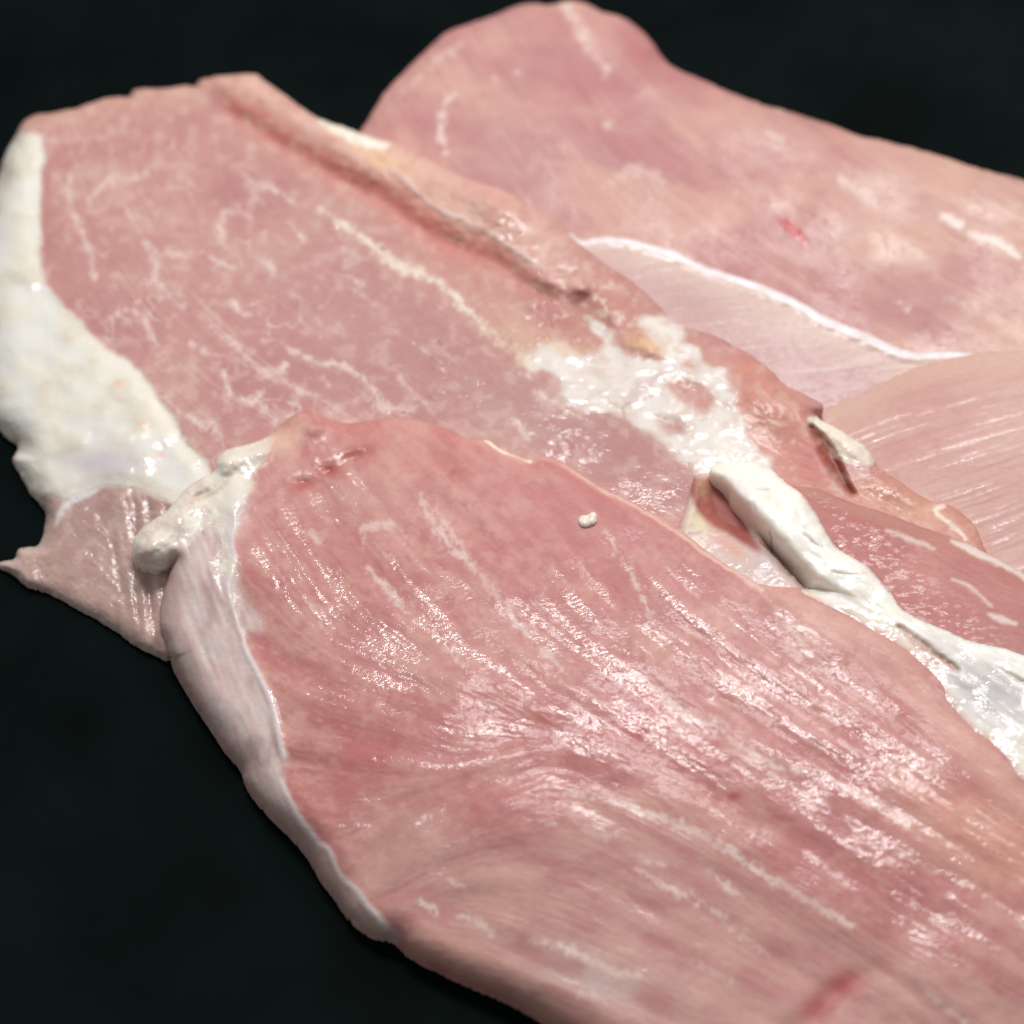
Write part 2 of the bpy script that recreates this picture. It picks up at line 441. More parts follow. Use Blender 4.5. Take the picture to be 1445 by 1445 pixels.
# ================================================================== slice at the back
def back_slice():
    t = thing('pork_slice', 'rearmost pork slice with a small red blood spot, at the top right', 'raw pork', 1100, 300, 0, GROUP)
    out = [(509,187),(519,170),(540,135),(564,107),(599,73),(633,45),(671,31),(692,24),(720,12),(744,5),(779,7),(799,2),(827,4),(848,16),(876,24),(900,38),(921,59),(934,80),(950,95),(980,108),(1045,136),(1083,150),(1118,160),(1166,174),(1208,190),(1256,202),(1308,214),(1360,231),(1405,245),(1445,254),(1540,290),(1610,380),(1630,560),(1560,720),(1200,740),(900,600),(700,480),(560,330),(500,240)]
    d = sdf(out, .5)
    zt = tps([(600,130,8.5),(720,60,8.5),(830,40,8.5),(650,250,9.5),(800,200,9.5),(950,250,9.7),(1100,220,9),(1300,280,8.5),(1440,320,8.5),(1100,380,10),(1300,430,8.6),(1440,440,8.5),(900,330,10),(1600,400,8.5),(700,400,9),(1000,600,8.5),(1400,700,8)])
    zt = zt+.35*fbm(PX/90, PY/60, 60, 3)+.7*(blob(1180,300,160,30,25)-blob(1180,390,150,30,22))
    Z = lay(d, zt, .5, 55)
    ang, s1, s2 = fibres([(600,150,60),(800,200,55),(1000,250,35),(1200,300,30),(1400,350,28)], 10, 50)
    Z = Z+.010*s1+.005*s2
    p = Paint((186,122,120))
    v = lowvar(61)
    p.mix(ss(-.1,.5,v), (196,142,132), .6).mix(ss(.05,-.5,v), (174,104,104), .6)
    p.mix(ss(1000,1350,PX)*.8, (196,146,134)).mix(blob(780,250,150,80), (178,122,126), .6)
    p.mix(ss(.5,2.2,s2), (206,160,150), .35).mix(ss(-.5,-2.2,s2), (166,96,94), .32)
    bl = fbm(PX/30+PY/60, PY/16-PX/90, 64, 4); p.mix(ss(.1,.5,bl), (204,152,142), .25).mix(ss(-.1,-.5,bl), (170,104,106), .25)
    b2_ = fbm(PX/150+PY/200, PY/70-PX/180, 65, 3); p.mix(ss(.0,.45,b2_), (206,154,138), .5).mix(ss(.0,-.45,b2_), (172,102,106), .5)
    p.mix(blob(1291,455,70,26,20), (168,100,102), .6).mix(blob(900,70,40,20,50), (172,96,92), .6)
    for s, k in (([(633,138,5),(623,166,6),(623,194,6),(630,218,4)], .7), ([(796,7,9),(813,28,12),(831,62,12),(855,97,9)], .55),
                 ([(858,260,9),(900,239,13),(934,256,10)], .35), ([(1187,254,8),(1215,271,12),(1232,288,8)], .55),
                 ([(1243,320,4),(1280,345,6),(1315,371,4)], .35), ([(1085,188,6),(1098,196,6)], .5), ([(1270,430,5),(1282,437,5)], .6),
                 ([(1340,420,4),(1420,460,6),(1460,480,5)], .3), ([(560,140,4),(600,100,5),(650,60,5)], .35)):
        p.mix(stroke(s, 6, 1, 1), (224,196,186), k)
    white = strokes([[(1333,306,9),(1353,316,13)], [(1366,326,5),(1378,333,9),(1409,344,12),(1436,364,8)]], 5, 1, .6)
    p.mix(white, (232,212,204), .85)
    blood = stroke([(1105,313,9),(1120,326,15),(1136,339,9)], 4, .5)
    p.mix(blood, (186,40,42), .95)
    for (x, y, r) in ((857,176,7),(818,50,5),(696,112,4),(640,75,4),(730,100,4)): p.mix(blob(x,y,r), (226,200,194), .6)
    wet = np.clip(.3+.9*PATCH, .05, .8)
    build('lean_meat', d, Z, p.a, wet, LEAN, t, 40, floor=0.00)
    o = over('blood_spot', blood, .25, Z, p.a, wet+.3, t, LEAN, .03)
    over('fat_fleck', white, .4, Z, p.a, wet, t)
    settle(d, Z)

# ================================================================== thin slice with the white rim
def rim_slice():
    t = thing('pork_slice', 'thin pale pork slice edged by a long white line, lying on the rearmost slice', 'raw pork', 1100, 520, 8, GROUP)
    line = [(805,332,5),(817,341,7),(848,337,8),(883,339,9),(917,348,9),(950,356,10),(987,375,11),(1028,390,12),(1070,403,12),(1101,416,13),(1135,432,13),(1160,448,14),(1194,463,14),(1229,477,14),(1263,493,13),(1291,501,12),(1326,499,10),(1352,499,7),(1380,501,4)]
    out = [(a, b-4) for a, b, c in line]+[(1450,510),(1560,540),(1620,640),(1560,800),(1200,800),(880,600),(790,420),(780,350)]
    d = sdf(out, .35)
    zt = tps([(817,345,12.4),(950,362,12.6),(1100,420,12.7),(1229,480,12),(1340,505,10.6),(950,430,12),(1100,500,11.8),(1250,540,11.2),(1100,580,11.5),(850,420,12.4),(1450,560,10),(1600,650,10)])
    Z = lay(d, zt, .25, 15)
    ang, s1, s2 = fibres([(900,400,-5),(1100,500,-4),(1300,540,-10)], 12, 40)
    Z = Z+.010*s1+.012*s2
    p = Paint((192,148,146))
    v = lowvar(71); p.mix(ss(0,.5,v), (200,160,152), .5).mix(ss(0,-.5,v), (184,134,134), .5)
    p.mix(ss(1.0,2.5,s2), (222,196,192), .4)
    p.mix(ss(60,10,d), (208,172,158), .6)
    ln = stroke([(a, b+2, c*.85) for a, b, c in line], 3, .7)*np.clip(.85+.5*fbm(PX/24, PY/24, 127, 3), .3, 1)
    p.mix(ln, (238,230,232))
    Z = Z+.5*stroke([(a, b+3, c) for a, b, c in line], 7, .5)
    wet = np.clip(.3+.3*PATCH, 0, 1)
    build('lean_meat', d, Z, p.a, wet, LEAN, t, 40, floor=0.08)
    over('membrane_rim', ln*ss(1,5,d), .35, Z, p.a, wet, t)
    settle(d, Z)

# ================================================================== fibrous slice at the right
def fibrous_slice():
    t = thing('pork_slice', 'pork slice with fine pale fibres lying on the white-rimmed slice at the right edge', 'raw pork', 1380, 640, 10, GROUP)
    out = [(1130,602),(1146,590),(1163,579),(1208,558),(1256,534),(1291,520),(1326,510),(1378,499),(1412,496),(1445,495),(1530,500),(1610,560),(1620,800),(1560,960),(1300,900),(1150,760),(1110,660)]
    d = sdf(out, .35)
    zt = tps([(1160,610,12.5),(1250,570,13.6),(1400,530,14.5),(1440,600,15.5),(1300,650,14.5),(1440,750,14.5),(1600,600,15),(1350,740,14),(1200,680,13),(1500,850,14)])
    Z = lay(d, zt, .15, 45)
    ang, s1, s2 = fibres([(1200,620,-22),(1300,600,-16),(1440,560,-12),(1440,700,-22),(1300,680,-18)], 14, 70)
    Z = Z+.016*s1+.010*s2
    p = Paint((194,140,132))
    v = lowvar(81); p.mix(ss(0,.5,v), (200,152,142), .6).mix(ss(0,-.5,v), (182,118,114), .6)
    p.mix(ss(.6,2.4,s2), (222,188,180), .35).mix(ss(-.6,-2.4,s2), (176,110,106), .25)
    p.mix(ss(50,5,d), (204,162,146), .6)
    wet = np.clip(.08+.8*ss(.9,2.2,s2+.5*s1+1.6*PATCH), 0, 1)
    build('lean_meat', d, Z, p.a, wet, LEAN, t, 40, floor=0.16)
    for s in ([(1175,592,3),(1230,572,5),(1300,545,3)], [(1290,672,3),(1325,680,8),(1370,668,3)], [(1380,740,4),(1440,735,8)]):
        m = stroke(s, 3); 
    settle(d, Z)

# ================================================================== middle slice with the thick fat cap
B_LIP_LOW = [(283,128),(320,152),(380,187),(430,217),(480,247),(519,267),(554,285),(588,311),(623,334),(675,356),(713,373),(745,396),(800,412)]
def marbled_slice():
    t = thing('pork_slice', 'marbled pork slice with thick white fat cap on its left and curled back edge', 'raw pork', 420, 430, 0, GROUP)
    out = [(22,192),(25,184),(35,170),(55,161),(104,154),(145,140),(166,137),(184,137),(187,128),(208,125),(242,124),(260,121),(275,123),(280,115),(294,110),(329,106),(360,105),(374,115),(398,132),(422,149),(446,165),(477,177),(505,187),(554,202),(599,221),(616,230),(640,242),(671,256),(702,265),(727,277),(748,291),(768,301),(782,318),(803,332),(824,349),(848,368),(872,384),(893,398),(914,415),(934,436),(955,456),(1007,473),(1042,491),(1066,506),(1090,524),(1111,545),(1139,558),(1160,570),(1162,580),(1152,588),(1194,612),(1222,631),(1234,648),(1240,662),(1267,678),(1291,695),(1319,708),(1332,710),(1353,720),(1376,742),(1388,772),(1420,840),(1300,900),(1000,850),(700,760),(420,780),(300,900),(240,930),(221,924),(194,912),(166,891),(138,874),(104,856),(69,836),(38,827),(21,810),(-6,796),(10,790),(22,789),(24,776),(36,772),(55,769),(63,742),(63,718),(42,694),(28,666),(17,649),(25,635),(21,623),(0,607),(-22,570),(-34,430),(-20,310),(-2,246),(7,218)]
    d = sdf(out, .35, 3)
    fr, wd = idw([(25,190,.25,26),(100,155,.55,16),(250,120,.5,14),(360,105,.55,18),(480,180,.5,20),(640,245,.5,24),(760,300,.45,24),(850,370,.45,26),(940,440,.5,30),(1060,500,.5,34),(1110,550,.4,26),(1200,615,.4,14),(1290,695,.2,20),(1370,740,.1,18),
                  (-20,300,0,60),(-20,450,0,70),(0,600,0,60),(30,670,0,45),(60,740,0,26),(20,800,.1,10),(100,856,0,26),(200,912,0,28)], 3)
    zt = tps([(60,200,7.5),(150,165,8),(250,150,8.5),(100,400,9.5),(20,400,8),(0,540,8),(200,300,9.6),(330,300,9.2),(300,500,10.3),(150,580,9.5),(450,350,10.2),(500,500,11.4),(600,430,12),(700,550,13.6),(600,620,12),(850,600,14.6),(900,480,17.2),(1000,560,18),(1090,620,17.6),(800,430,15),(660,310,12.6),(400,220,9),(550,290,11),(1200,680,16.2),(1350,745,15.6),(130,760,5.2),(190,860,4.2),(260,820,5.6),(80,760,4.2),(60,690,5.5),(1300,830,16),(1000,760,15.5),(700,720,13),(330,750,10)])
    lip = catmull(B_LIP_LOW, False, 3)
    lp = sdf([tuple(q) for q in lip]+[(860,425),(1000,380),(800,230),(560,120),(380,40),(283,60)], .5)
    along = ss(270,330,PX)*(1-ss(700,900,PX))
    zt = zt+along*(3.7-.8*ss(350,700,PX))*(ss(-14,40,lp)*ss(400,520,PX)+ss(-26,46,lp)*ss(520,400,PX))-along*.6*np.exp(-((lp+6)/14)**2)*ss(285,340,PX)
    # lumps of the torn upper right, cap relief, wrinkles of the thin flap
    for (x, y, rx, ry, an, h) in ((700,290,55,22,30,1.6),(775,400,26,16,20,1.4),(822,408,15,13,0,1.9),(800,440,40,12,30,-.6),(860,440,22,12,40,1.0),(890,420,30,12,45,-.8),(912,490,34,14,20,1.0),(975,555,34,20,30,-.4),(948,600,22,10,20,-.3),(1090,570,50,28,40,1.4),(1160,600,12,30,-30,-1.5)):
        zt = zt+h*blob(x,y,rx,ry,an)
    cap_pts = [(46,190),(60,197),(64,222),(58,246),(55,281),(57,322),(58,374),(65,402),(83,429),(114,457),(138,481),(173,504),(194,521),(210,542),(225,564),(242,588),(263,625),(296,660),(300,700),(250,712),(208,696),(166,688),(131,691),(96,706),(82,728),(60,720),(40,695),(20,650),(26,632),(0,610),(-30,560),(-40,430),(-24,300),(-2,246),(7,216),(22,194)]
    cd_ = sdf(cap_pts, .8)
    cap = ss(-6,7,cd_+3*fbm(PX/16, PY/16, 139, 2))
    fl = fbm(PX/34, PY/26, 91, 4)
    zt = zt+cap*(.45*blur(fl, 3)+.6*fbm(PX/60, PY/44, 90, 2)+.5*ss(0,25,cd_))
    flap = ss(-8,10,sdf([(60,700),(100,706),(131,694),(166,690),(210,698),(250,720),(330,760),(330,960),(190,930),(20,840),(-20,796),(40,760)], .8))
    wr = lic(vnoise(PX/9, PY/30, 92), np.full((H, W), math.radians(78), np.float32), 40)
    zt = zt+flap*ss(140,210,PX)*.17*wr*(1+PATCH)+flap*.25*fl
    white2 = sdf([(742,511),(778,488),(800,491),(825,502),(850,505),(855,498),(848,480),(830,456),(825,441),(844,449),(866,483),(899,508),(935,507),(925,480),(913,462),(908,452),(935,450),(966,461),(966,480),(988,494),(994,513),(1027,519),(1024,541),(1038,569),(1057,591),(1052,610),(1079,641),(1090,660),(1040,690),(1000,690),(980,663),(955,644),(933,621),(899,608),(866,585),(833,577),(791,566),(786,541),(764,525)], 1.3, 3)
    isl = np.maximum(np.maximum(sdf([(940,541),(960,533),(988,541),(1007,558),(1007,580),(994,585),(966,577),(947,560)], 1, 3),
                     sdf([(924,588),(949,588),(974,602),(971,613),(958,616),(938,605)], 1, 3)), sdf([(960,508),(975,507),(984,517),(975,523),(962,519)], 1, 3))
    wnz = fbm(PX/24, PY/16, 97, 2)
    w2 = ss(-7,9,white2+9*wnz)*ss(10,-11,isl+7*wnz)
    zt = zt+w2*(.28*fbm(PX/28, PY/20, 93, 2)+.1)
    # the seams that stand as fat lines, then the lip's painted highlight
    seam = [(452,297,4),(470,308,8),(485,318,8),(519,339,9),(554,367,14),(588,384,14),(609,394,9),(637,415,9),(658,436,8),(680,463,4)]
    seam2 = [(676,458,6),(705,482,9),(742,508,14)]
    sm = stroke(seam, 5.5, 1.6, .8)
    sm2 = stroke(seam2, 9, 1.6, .8)
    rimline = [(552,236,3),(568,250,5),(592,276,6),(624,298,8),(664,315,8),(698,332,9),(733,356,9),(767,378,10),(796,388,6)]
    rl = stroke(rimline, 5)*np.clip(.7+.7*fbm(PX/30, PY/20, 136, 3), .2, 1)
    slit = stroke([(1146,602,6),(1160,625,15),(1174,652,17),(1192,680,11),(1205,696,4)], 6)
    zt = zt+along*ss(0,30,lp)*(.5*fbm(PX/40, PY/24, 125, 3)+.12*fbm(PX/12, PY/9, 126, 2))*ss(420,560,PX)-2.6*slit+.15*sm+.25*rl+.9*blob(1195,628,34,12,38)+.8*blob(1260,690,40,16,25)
    Z = lay(d, zt, fr, wd)
    Z = np.where(d > 0, Z, ZU)
    ang, s1, s2 = fibres([(200,200,80),(300,200,82),(100,300,70),(250,350,45),(400,350,40),(350,500,38),(550,450,36),(650,550,34),(800,560,28),(950,700,25),(700,300,30)], 6, 44)
    meat = (1-cap)*(1-w2)
    bgr = np.clip(sum(blob(x,y,a,b,c,6) for x,y,a,b,c in ((460,440,60,34,30),(380,415,46,22,30),(600,470,60,36,30),(270,205,70,22,-10),(745,470,50,26,30),(810,640,60,36,20),(650,545,50,30,30),(520,560,60,22,30),(330,430,60,26,20),(200,400,60,40,40),(470,330,50,30,30),(160,735,60,30,10),(640,290,80,26,30),(780,440,60,30,30),(905,690,60,24,30))), 0, 1)*ss(-.2,.3,fbm(PX/15, PY/12, 98, 3))
    Z = Z+meat*(.030*s1*np.clip(.7+1.3*PATCH, .15, 1.6)*(.35+1.2*bgr)+.006*s2)+w2*.012*s1
    # ---- colour
    p = Paint((184,124,120))
    v = lowvar(95); p.mix(ss(0,.5,v), (192,142,132), .6).mix(ss(0,-.5,v), (172,108,108), .6)
    p.mix(ss(.8,2.4,s2), (206,164,154), .22).mix(ss(-.8,-2.4,s2), (166,100,98), .18)
    p.mix(ss(45,4,d)*ss(500,250,PX)*ss(300,180,PY), (196,146,130), .7)
    p.mix(blob(520,440,140,90,30), (178,124,124), .5).mix(blob(760,590,160,60,25), (176,126,126), .6)
    p.mix(blob(640,380,90,36,35), (196,130,118), .6).mix(blob(400,170,90,30,30)*0, (0,0,0))
    p.mix(blob(735,470,60,30,35), (206,158,134), .7)
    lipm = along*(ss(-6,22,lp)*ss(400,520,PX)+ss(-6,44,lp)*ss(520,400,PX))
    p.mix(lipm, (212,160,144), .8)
    p.mix(along*np.exp(-((lp-6)/20)**2)*ss(285,340,PX)*(1-ss(620,760,PX)*.4), (210,104,88), .7)  # red glow of the shaded lip groove, painted into the colour
    p.mix(blob(545,226,48,12,24), (224,176,134), .8)
    p.mix(ss(5,-5,stroke_d([(452,170,6),(480,186,14),(510,198,16),(545,206,8)])), (236,222,206), .95)
    p.mix(rl, (226,200,196), .6)  # white highlight painted along the curled lip
    p.mix(blob(690,290,60,24,30), (200,132,122), .6)
    # torn orange brown tissue toward the right end
    p.mix(ss(-15,25,sdf([(760,370),(860,380),(960,460),(1060,505),(1150,580),(1160,660),(1060,650),(960,560),(860,520),(790,480),(740,430)], 2)), (192,124,112), .7)
    p.mix(blob(840,430,60,20,40), (170,100,94), .55).mix(blob(780,445,40,14,30), (164,88,88), .6)
    p.mix(blob(880,400,50,10,42), (176,112,100), .6)
    br = fbm(PX/12, PY/9, 96, 3)
    p.mix(blob(850,430,90,36,40)*ss(.1,.45,br), (224,196,180), .6)
    p.mix(ss(-20,20,sdf([(1040,500),(1110,540),(1150,590),(1180,680),(1240,670),(1390,740),(1400,790),(1200,760),(1060,640)], 2)), (198,124,106), .75)
    p.mix(blob(1290,715,60,24,20), (208,146,116), .7)
    p.mix(blob(1150,655,34,28,30), (188,92,92), .8)
    # fat
    p.mix(strokes([[(330,200,5),(360,215,6)]])*0, (0,0,0))
    p.mix(blur(w2, 6), (210,170,152), .6).mix(w2, (224,211,202), .95).mix(w2*ss(.0,.45,fbm(PX/24, PY/15, 122, 4)), (212,176,164), .6)
    p.mix(w2*ss(.05,.5,br), (222,206,200), .7)
    p.mix(blob(912,487,28,11,22)+blob(800,492,30,9,10)*.6, (220,172,130), .8)
    p.mix(stroke([(884,566,10),(905,548,13),(935,530,6)], 3), (206,180,180), .8)
    p.mix(stroke([(884,572,3),(900,566,3),(930,555,2)], 2)+stroke([(880,575,3),(884,595,4),(900,606,3)], 2.5), (184,120,118), .7)
    p.mix(stroke([(935,527,3),(1000,525,4),(1025,540,3)], 3), (214,176,166), .5)
    p.mix(blur(sm, 5), (208,164,142), .6).mix(sm2, (216,182,160), .75).mix(sm, (228,208,192), .85)
    p.mix(slit, (140,54,28), .8)  # shade inside the slit, painted in dark brown
    p.mix(ss(-3,3,sdf([(1137,590),(1153,587),(1194,613),(1222,632),(1236,650),(1222,657),(1178,648),(1168,628),(1152,606)], .8, 3)), (232,214,196), .95)
    p.mix(stroke([(1362,762,4),(1350,747,6),(1328,730,6),(1320,718,8),(1332,713,5)], 3), (232,210,190), .9)
    cc = ss(.0,.5,fl)
    p.mix(cap, (220,210,196)).mix(cap*cc, (208,192,174), .6).mix(cap*ss(.05,-.4,fl), (220,218,214), .55)
    p.mix(cap*ss(30,4,cd_)*ss(430,560,PY), (230,214,200), .7)
    p.mix(cap*blob(150,655,55,26,0), (190,176,184), .75)
    for (x, y) in ((168,542),(200,597),(226,641)): p.mix(blob(x,y,7,5), (224,160,140), .7)
    p.mix(cap*blob(20,245,14,10), (190,170,150), .6)
    p.mix(flap, (172,134,126), .95).mix(flap*blob(170,720,60,25,10), (160,120,114), .7)
    p.mix(flap*ss(.2,1.6,wr)*ss(130,200,PX), (192,160,150), .6).mix(flap*ss(-.2,-1.6,wr)*ss(130,200,PX), (150,108,102), .6)
    p.mix(stroke([(80,738,5),(88,722,9),(104,704,10),(135,693,5)], 4), (214,208,208), .9)
    p.mix(ss(14,2,d)*flap, (198,176,166), .6)
    marb = [[(100,240,3),(97,274,3),(100,301,3),(114,329,4),(125,357,3),(131,391,5)],
        [(125,279,3),(138,270,5),(156,256,6),(166,253,6),(194,250,3),(206,243,3)], [(161,256,5),(161,274,3)],
        [(345,250,4),(360,262,12),(385,268,9)], [(362,262,12),(355,285,9),(348,300,6),(330,297,4),(317,307,5),(312,325,5),(318,337,3)], [(348,300,6),(358,308,3)],
        [(385,268,6),(405,278,3),(428,292,2)], [(410,314,3),(432,337,4)],
        [(207,340,3),(216,357,8),(221,374,10),(220,393,4),(239,416,5),(257,431,4)], [(222,360,5),(242,358,3),(260,357,4),(285,355,2)],
        [(298,362,6),(308,374,7),(334,377,4)], [(362,362,7),(377,374,9),(385,390,7)], [(152,464,3),(159,450,4),(178,439,4)],
        [(192,440,6),(206,455,8),(221,485,3)], [(328,427,5),(336,438,5),(351,448,3)], [(297,456,4),(325,481,6),(346,506,6),(362,518,3)],
        [(396,486,4),(427,502,5),(449,513,6),(472,511,7),(494,524,6),(516,538,6),(530,555,7),(541,572,9)], [(541,577,18),(560,576,9),(582,576,8)],
        [(402,514,9),(392,528,10)], [(369,523,5),(389,533,9),(405,541,5),(430,555,3),(461,566,4),(472,577,8),(496,596,8)],
        [(316,531,6),(319,542,2),(325,555,6),(341,563,9),(355,566,10),(369,552,5)], [(296,594,3),(309,614,4)], [(268,487,3),(283,494,5)],
        [(494,391,5),(506,398,4)], [(454,534,4),(464,545,4)], [(753,554,5),(780,566,8),(796,577,5)], [(729,597,8),(743,614,8)], [(737,529,5),(744,532,4)],
        [(230,560,2),(290,605,3)], [(150,478,3),(158,480,3)], [(180,300,2),(205,312,2)], [(560,530,2),(600,570,3)]]
    mb = strokes(marb, 5.5, 1.6, .7)*np.clip(.75+.6*fbm(PX/14, PY/14, 94, 3), .2, 1)
    fine = ss(1.0,2.2,s2+1.2*fbm(PX/26, PY/26, 99, 3))*meat
    mot = fbm(PX/16, PY/13, 100, 4)
    p.mix(ss(.1,.45,mot)*meat, (206,166,158), .35).mix(ss(-.1,-.45,mot)*meat, (172,106,106), .3).mix(fine*ss(0,.3,mot), (208,172,164), .2)
    halo = blur(mb, 3); p.mix(halo*meat, (204,164,156), .4)
    net = ss(.88,1.0,1-np.abs(fbm(PX/42+PY/300, PY/36, 137, 3))*1.6)*ss(-.05,.3,fbm(PX/60, PY/50, 138, 2))*ss(620,420,PX)*ss(150,220,PY)
    p.mix(net*meat*(1-flap), (218,188,180), .55)
    p.mix(mb*(1-cap), (226,200,192), .72)
    wet = np.clip(.12+.2*PATCH+.8*bgr+.12*w2*ss(-.2,.3,PATCH)+.6*cap*ss(-.1,.3,fbm(PX/40, PY/30, 123, 3))+.4*flap, 0, 1)
    wet = np.maximum(wet, np.clip(blob(680,300,100,40,30)+blob(820,420,80,30,40)+blob(1110,570,60,30,40)*.6+blob(1260,685,60,20,25), 0, 1)*ss(-.15,.25,fbm(PX/18, PY/12, 124, 3)))
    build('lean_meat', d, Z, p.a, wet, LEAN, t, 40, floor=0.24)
    over('fat_cap', cap*ss(2,9,d), .5, Z, p.a, wet, t, FAT, depth=3.5)
    wf = ss(-3,3,sdf([(1137,590),(1153,587),(1194,613),(1222,632),(1236,650),(1222,657),(1178,648),(1168,628),(1152,606)], .8, 3))*ss(1,6,d)
    over('fat_flap', wf, .5, Z, p.a, wet, t, FAT)
    over('membrane_flap', flap*ss(10,30,d)*(1-cap), .5, Z, p.a, wet, t, LEAN, .004, .45, sink=.008)
    over('fat_patch', w2*ss(2,9,d), .55, Z, p.a, wet, t, FAT, .005, depth=3)
    over('fat_seam', sm, .35, Z, p.a, wet, t)
    over('painted_lip_highlight', rl, .35, Z, p.a, wet, t)  # painted highlight of the lip as a thin overlay
    pv = p.a*.86+.14*lin((190,110,104))
    for n_, s in enumerate(marb):
        L_ = sum(math.hypot(s[i+1][0]-s[i][0], s[i+1][1]-s[i][1]) for i in range(len(s)-1))
        if L_ > 36 and max(q[2] for q in s) >= 5: over('fat_vein', stroke(s, 5.5, 1.6, .7), .45, Z+.004*(n_ % 6), pv, wet, t)
    settle(d, Z)

# ================================================================== big front slice
def front_slice():
    t = thing('pork_slice', 'largest pork slice in front, glistening, with a white fat strip along its right side', 'raw pork', 800, 1000, 0, GROUP)
    # ---- pocket between the slice and its fat strip
    pk = sdf([(962,735),(972,705),(978,676),(990,668),(1010,672),(1040,700),(1085,775),(1150,850),(1140,890),(1076,870),(1000,830),(955,775)], .5, 3)
    zp = tps([(980,680,20.5),(968,735,19.2),(1012,703,14.4),(1042,738,14.8),(1075,785,20.5),(1000,757,18.4),(1110,835,20.2),(1040,790,19.4),(960,775,17),(1080,860,19.5)])
    Zp = lay(pk, zp+.2*fbm(PX/18, PY/12, 111, 3), 0.15, 14)
    pp = Paint((206,176,168)).mix(blob(1030,770,40,10,35), (212,136,124), .6).mix(blob(1080,800,24,14,40), (196,176,182), .7)
    pp.mix(blob(985,735,22,14,30), (224,200,160), .8)
    pp.mix(ss(-5,7,sdf([(975,676),(1000,676),(1024,690),(1034,713),(1052,737),(1076,780),(1040,762),(1000,740),(978,712)], .6, 3)), (160,62,50), .9).mix(blob(992,690,10,16,-20), (186,136,112), .9)  # dark red shading of the cavity painted in, then the brown lobe tip
    wp = .7*ss(735,775,PY)
    build('inner_membrane', pk, Zp, pp.a, wp, LEAN, t, 40, floor=.4)
    settle(pk, Zp)
    out = [(189,762),(204,742),(235,721),(263,690),(287,673),(304,663),(303,649),(318,635),(346,628),(374,618),(398,600),(415,585),(432,580),(453,586),(485,597),(519,594),(554,590),(588,592),(623,603),(651,615),(671,621),(690,622),(706,634),(744,649),(761,643),(782,647),(799,656),(824,673),(848,689),(883,704),(917,722),(945,735),(973,758),(1014,789),(1049,811),(1080,826),(1130,830),(1200,840),(1300,890),(1445,980),(1560,1040),(1630,1200),(1620,1500),(1500,1620),(1200,1625),(1000,1570),(860,1500),(800,1462),(757,1436),(715,1412),(674,1395),(629,1374),(594,1357),(570,1343),(556,1327),(521,1319),(487,1291),(473,1267),(449,1236),(431,1204),(404,1173),(376,1146),(348,1111),(338,1083),(317,1059),(300,1031),(277,998),(256,964),(242,939),(235,908),(225,881),(228,846),(239,811),(246,790),(238,795),(215,799),(190,791),(186,778)]
    d = sdf(out, .3, 3, 0)
    fr, wd = idw([(190,770,.15,22),(260,695,.3,16),(320,635,.3,18),(432,580,.4,26),(554,590,.4,34),(700,630,.3,24),(800,656,.3,26),(917,722,.25,22),(1014,789,.1,16),(1200,840,.0,20),
                  (215,800,.1,18),(232,860,0,34),(256,964,0,46),(338,1083,0,55),(431,1204,0,55),(521,1319,0,46),(674,1395,0,48),(800,1462,0,60),(1200,1620,0,80),(1600,1300,0,80)], 3)
    zt = tps([(450,630,15.6),(600,650,16.8),(750,700,18),(900,770,19.6),(1000,810,20.5),(1150,880,21.2),(1300,960,21.4),(1420,1090,20.4),(1600,1200,18.5),(400,800,14.4),(550,850,16.2),(700,900,17.8),(850,950,19),(1000,1000,19.7),(1200,1150,19.2),(1400,1300,18),(400,1000,11.5),(500,1150,11),(650,1180,13.2),(800,1230,14),(1000,1280,14.6),(1200,1370,13.4),(1400,1430,14),(600,1290,9),(800,1370,10.6),(950,1430,11),(300,800,12.4),(290,900,10),(340,1010,9.2),(240,760,13),(330,680,14.8),(1200,1560,11)])
    big = fbm(PX/150, PY/90, 101, 3)
    zt = zt+.5*big
    # fold line of the pale membrane at the left, crease and lobes at the bottom
    mem_line = [(332,721,6),(328,763,7),(330,800,9),(322,830,5),(334,870,4),(341,898,6),(348,922,7),(363,946,8),(377,978,8),(384,1000,8),(392,1030,8),(400,1070,6)]
    rim2 = [(397,1106,7),(407,1125,8),(421,1153,10),(445,1184,9),(463,1201,8),(480,1236,6),(501,1256,9),(521,1284,10),(544,1309,6)]
    ml = stroke(mem_line, 3.5); r2 = stroke(rim2, 4)
    zt = zt+.55*blur(ml, 2)+.35*blur(r2, 2)
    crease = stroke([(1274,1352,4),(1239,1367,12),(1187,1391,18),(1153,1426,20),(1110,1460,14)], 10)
    zt = zt-.8*blur(crease, 6)+.8*blob(1340,1400,90,50,20)
    for (x, y, rx, ry, an, h) in ((212,770,22,16,-30,1.8),(250,735,24,16,-35,1.0),(322,652,20,14,-25,1.8),(365,640,22,12,-20,.8),(445,600,26,14,-10,1.2),(465,664,14,10,0,-.9),(430,680,16,9,0,-.7),(500,650,22,8,-25,-.6),(285,700,20,8,-40,-1.2),(330,705,18,30,10,.7),(300,850,30,60,-10,.5)):
        zt = zt+h*blob(x,y,rx,ry,an)
    Z = lay(d, zt, fr, wd)
    ang, s1, s2 = fibres([(420,700,62),(420,820,58),(550,800,50),(650,850,45),(800,800,55),(900,820,50),(750,950,40),(900,950,38),(1050,900,38),(1000,1030,32),(1200,1100,33),(1400,1200,33),(1300,1000,40),(420,950,30),(500,1000,12),(600,1040,22),(450,1080,8),(560,1180,-50),(650,1130,-35),(720,1100,-28),(820,1120,26),(900,1250,32),(1100,1300,32),(1300,1330,28),(1300,1430,40),(750,1350,25)], 7, 60)
